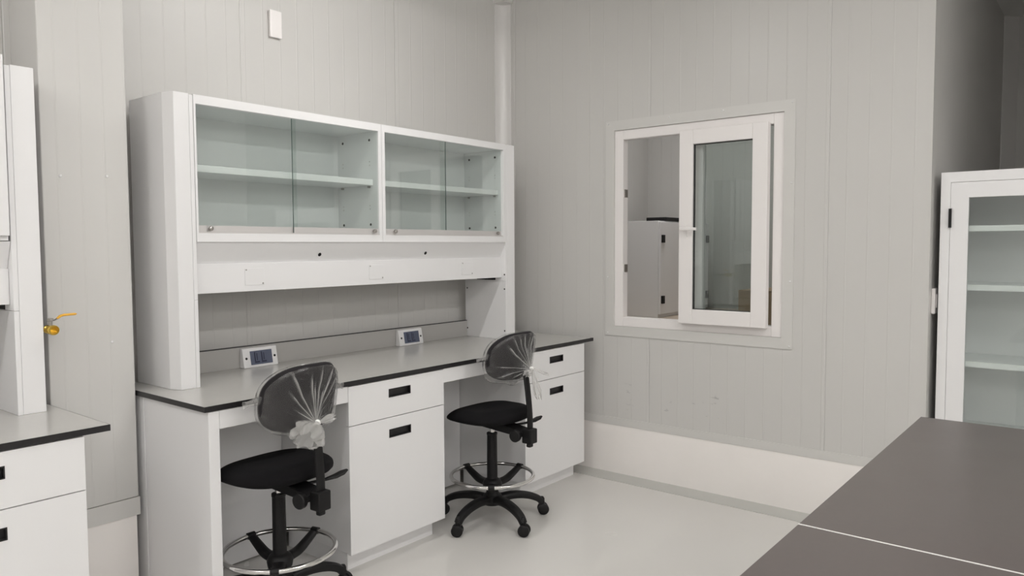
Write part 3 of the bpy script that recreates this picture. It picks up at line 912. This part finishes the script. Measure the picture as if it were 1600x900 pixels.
    def pad(bmm, g, th, ny=14):
        rr = []
        pf = [(i/8, -1) for i in range(1, 9)] + [(1.0, 0)] + [(i/8, 1) for i in range(8, 0, -1)]
        cb_ = bmm.verts.new((0, ymid(0, 0)-th, ZC)); cf_ = bmm.verts.new((0, ymid(0, 0)+th, ZC))
        for r, s in pf:
            ring = []
            for k in range(NA):
                x, z = bo(2*pi*k/NA, g); kk = r if s else 1.015
                x *= kk; z *= kk
                w = th*(1-.42*max(0, (r-.6)/.4)**2.5)*s
                ring.append(bmm.verts.new((x, ymid(x, z)+w, ZC+z)))
            rr.append(ring)
        for k in range(NA):
            bmm.faces.new((cb_, rr[0][k], rr[0][(k+1) % NA])); bmm.faces.new((cf_, rr[-1][(k+1) % NA], rr[-1][k]))
        for A, B in zip(rr, rr[1:]):
            for k in range(NA): bmm.faces.new((A[k], B[k], B[(k+1) % NA], A[(k+1) % NA]))
        bmesh.ops.recalc_face_normals(bmm, faces=bmm.faces[:])
    bm = bmesh.new(); pad(bm, 1.0, .024)
    obj('backrest', bm, 'grey_fabric', t, smooth=True, sub=1, **L)
    # polythene bag pulled over the pad and gathered behind
    K = Vector(((-.014, -.262, .822), (.002, -.266, .866))[style])
    NB, NS = 240, 26
    bm = bmesh.new(); rr = []
    film_glint = bm.verts.layers.float.new('layers')  # whiteness of the film: real gathers and painted glints together
    rnd = random.Random(style*11+3)
    ph = [rnd.uniform(0, 6.28) for _ in range(6)]
    # main creases radiating from the knot: (angle of the rim they run to, width, strength, reach)
    RIM = ((38, 52, 60, 71, 79, 90, 99, 128, 141, 163, 205, 228, 250, 300, 335, 15),
           (30, 45, 58, 66, 77, 88, 97, 110, 122, 140, 197, 222, 243, 262, 310, 345))[style]
    creases = [(radians(q)+rnd.uniform(-.03, .03), rnd.uniform(.030, .062), rnd.uniform(.55, 1), 0 if 25 < q < 130 and rnd.random() < .7 else rnd.uniform(.1, .6)) for q in RIM]
    creases += [(rnd.uniform(0, 6.28), rnd.uniform(.010, .02), rnd.uniform(.2, .5), rnd.uniform(.3, .8)) for _ in range(14)]
    def crease(a, s):
        v = 0
        for ca, cw, st, rc in creases:
            d = abs((a-ca+pi) % (2*pi)-pi)
            ww = cw*(1+.8*s)
            if s > rc: v = max(v, st*max(0, 1-d/ww)*min(1, (s-rc)*5))
        return v
    def rear(x, z): return ymid(x, z) - .024 - .005
    cfv = bm.verts.new((0, ymid(0, 0)+.031, ZC))
    for r in [(i/6) for i in range(1, 7)]:
        ring = []
        for k in range(NB):
            x, z = bo(2*pi*k/NB, 1.02*r)
            ring.append(bm.verts.new((x, ymid(x, z)+.030*(1-.3*max(0, (r-.6)/.4)**2), ZC+z)))
        rr.append(ring)
    for j in range(NS+1):
        s = j/NS; ring = []
        for k in range(NB):
            a = 2*pi*k/NB
            gg = 1.022 + .006*sin(7*a+ph[0]) + .004*sin(13*a+ph[1])
            sag = 0
            if sin(a) < -.25:
                sag = (-sin(a)-.25)*(1+.25*sin(9*a+ph[2])); gg += (.24 if style else .08)*sag
            x, z = bo(a, gg)
            e = Vector((x, ymid(min(max(x, -BW), BW), z), ZC+z))
            p = e.lerp(K, s**1.05)
            inside = abs(p.x) < BW*1.03 and abs(p.z-ZC) < BH*1.03
            if inside and s > .05: p.y = min(p.y, rear(p.x, p.z-ZC))
            c = crease(a, s)
            p.y -= .011*c*sin(pi*min(1, .15+s*.95))
            nz = mnoise.noise(Vector((p.x*30, p.z*30, style*5)))
            p.y -= .003*abs(nz)*sin(pi*s)
            rad = .007*(1+.5*sin(9*a))*(s**4)
            p.x += rad*cos(a); p.z += rad*sin(a)
            v = bm.verts.new(p)
            crumple = max(0, mnoise.noise(Vector((p.x*55, p.z*55, 3+style))))
            v[film_glint] = min(1, 1.15*c**1.3 + .55*max(0, s-.72)/.28 + .8*sag*crumple*(1-s) + .16*max(0, 1-s*8)*(.4+crumple*2))  # crease and rim terms paint glints as white haze; knot term is gathered film
            ring.append(v)
        rr.append(ring)
    for k in range(NB): bm.faces.new((cfv, rr[0][(k+1) % NB], rr[0][k]))
    for A, B in zip(rr, rr[1:]):
        for k in range(NB): bm.faces.new((A[k], A[(k+1) % NB], B[(k+1) % NB], B[k]))
    # twisted bag corners
    for s in (-1, 1):
        base = Vector((s*BW*.99, ymid(BW, 0)-.004, ZC+.012))
        ln = .062
        prv = None
        for j in range(9):
            q = j/8; r = .017*(1-.7*q)+.030*max(0, q-.7)
            ring = []
            for k in range(16):
                a = 2*pi*k/16+q*3
                rk = r*(1+.25*sin(3*a))
                v = bm.verts.new(base+Vector((s*ln*q, .015*q+rk*cos(a)*.6, rk*sin(a)-.012*q)))
                v[film_glint] = .15+.35*q*(.5+.5*sin(4*a+5*q))
                ring.append(v)
            if prv:
                for k in range(16): bm.faces.new((prv[k], prv[(k+1) % 16], ring[(k+1) % 16], ring[k]))
            prv = ring
    cov = obj('plastic_cover', bm, 'film', t, smooth=True, label='clear plastic bag tied over the backrest', **L)
    bm = bmesh.new()
    lathe(bm, [(.0, -.010), (.008, -.010), (.0115, -.003), (.0115, .004), (.008, .010), (0, .010)], 16, axis_mat(K+Vector((0, -.008, 0)), (-.3, -1, -.25)))
    autosmooth(obj('bag_knot', bm, 'tape', cov, label='white knot of the plastic bag', **L))
    def tuft(direction, length, r0, r1, ruff, nrad=60, nl=12, droop=0.0, seed=0):
        bm = bmesh.new(); mt = axis_mat(K+Vector((0, -.010, 0)), direction); prv = None
        for j in range(nl+1):
            q = j/nl; r = r0+(r1-r0)*sin(min(1, q*1.15)*pi/2)**1.2
            if q > .85: r *= 1-.35*(q-.85)/.15
            ring = []
            for k in range(nrad):
                a = 2*pi*k/nrad
                rk = r*(1+ruff*q*(.6*sin(7*a+seed)+.5*sin(12*a+2+seed)+.3*sin(19*a)))
                p = mt @ Vector((rk*cos(a), rk*sin(a)*.75, length*q*(1+.12*sin(5*a+seed)*q)))
                p.z -= droop*q*q
                n_ = mnoise.noise(p*60)*.004*q
                ring.append(bm.verts.new(p+Vector((n_, -abs(n_), n_))))
            if prv:
                for k in range(nrad): bm.faces.new((prv[k], prv[(k+1) % nrad], ring[(k+1) % nrad], ring[k]))
            prv = ring
        return bm
    if style == 0:
        obj('bag_tail', tuft((-.90, -.30, -.30), .105, .008, .070, .20, droop=.014), 'tuft', cov, smooth=True, label='ruffled end of the plastic bag', **L)
        obj('bag_tail', tuft((.80, -.3, .20), .066, .006, .020, .3, seed=2), 'tuft', cov, smooth=True, label='short loose flap of the plastic bag', **L)
    else:
        obj('bag_tail', tuft((-.06, -.35, -1), .150, .006, .019, .35, seed=1), 'tuft', cov, smooth=True, label='hanging end of the plastic bag', **L)
        obj('bag_tail', tuft((.75, -.80, -.42), .085, .006, .009, .3, 24, seed=3), 'tuft', cov, smooth=True, label='thin twisted end of the plastic bag', **L)
        obj('bag_tail', tuft((-.95, -.32, -.22), .085, .006, .022, .35, seed=4), 'tuft', cov, smooth=True, label='crumpled fold of the plastic bag', **L)
    return t
drafting_chair((.312, -.592, 0), radians(3.5), radians(-10), 'black drafting chair in a plastic bag, nearest the camera, at the left knee space', 0)
drafting_chair((1.634, -.632, 0), radians(0), radians(-106), 'black drafting chair in a plastic bag, farther one, between the two white drawer cabinets', 1)

# ------------------------------------------------------------------ camera
cam = bpy.data.cameras.new('camera'); co = bpy.data.objects.new('camera', cam); COL.objects.link(co)
yaw, pitch, roll, f = -.8932, -.0553, -.0049, 1176.34
c_, s_ = cos(yaw), sin(yaw)
Fv = Vector((-s_*cos(pitch), c_*cos(pitch), sin(pitch))); Rv = Vector((c_, s_, 0)); Uv = Rv.cross(Fv)
R2 = Rv*cos(roll)+Uv*sin(roll); U2 = -Rv*sin(roll)+Uv*cos(roll)
m = Matrix((R2, U2, -Fv)).transposed().to_4x4(); m.translation = Vector((-1.4734, -3.2784, 1.5055))
co.matrix_world = m
cam.sensor_width = 36; cam.lens = f/1600*36; cam.clip_start = .02
scene.camera = co

w = bpy.data.worlds.new('world'); scene.world = w; w.use_nodes = True
w.node_tree.nodes['Background'].inputs[0].default_value = (.5, .5, .5, 1)
w.node_tree.nodes['Background'].inputs[1].default_value = 0.0
scene.view_settings.view_transform = 'Standard'; scene.view_settings.look = 'None'
scene.view_settings.gamma = 1; scene.view_settings.use_curve_mapping = False
scene.view_settings.exposure = 1.28
scene.cycles.max_bounces = 14; scene.cycles.blur_glossy = 1.0; scene.cycles.sample_clamp_indirect = 3.0; scene.cycles.sample_clamp_direct = 10.0; scene.cycles.diffuse_bounces = 6; scene.cycles.transparent_max_bounces = 24
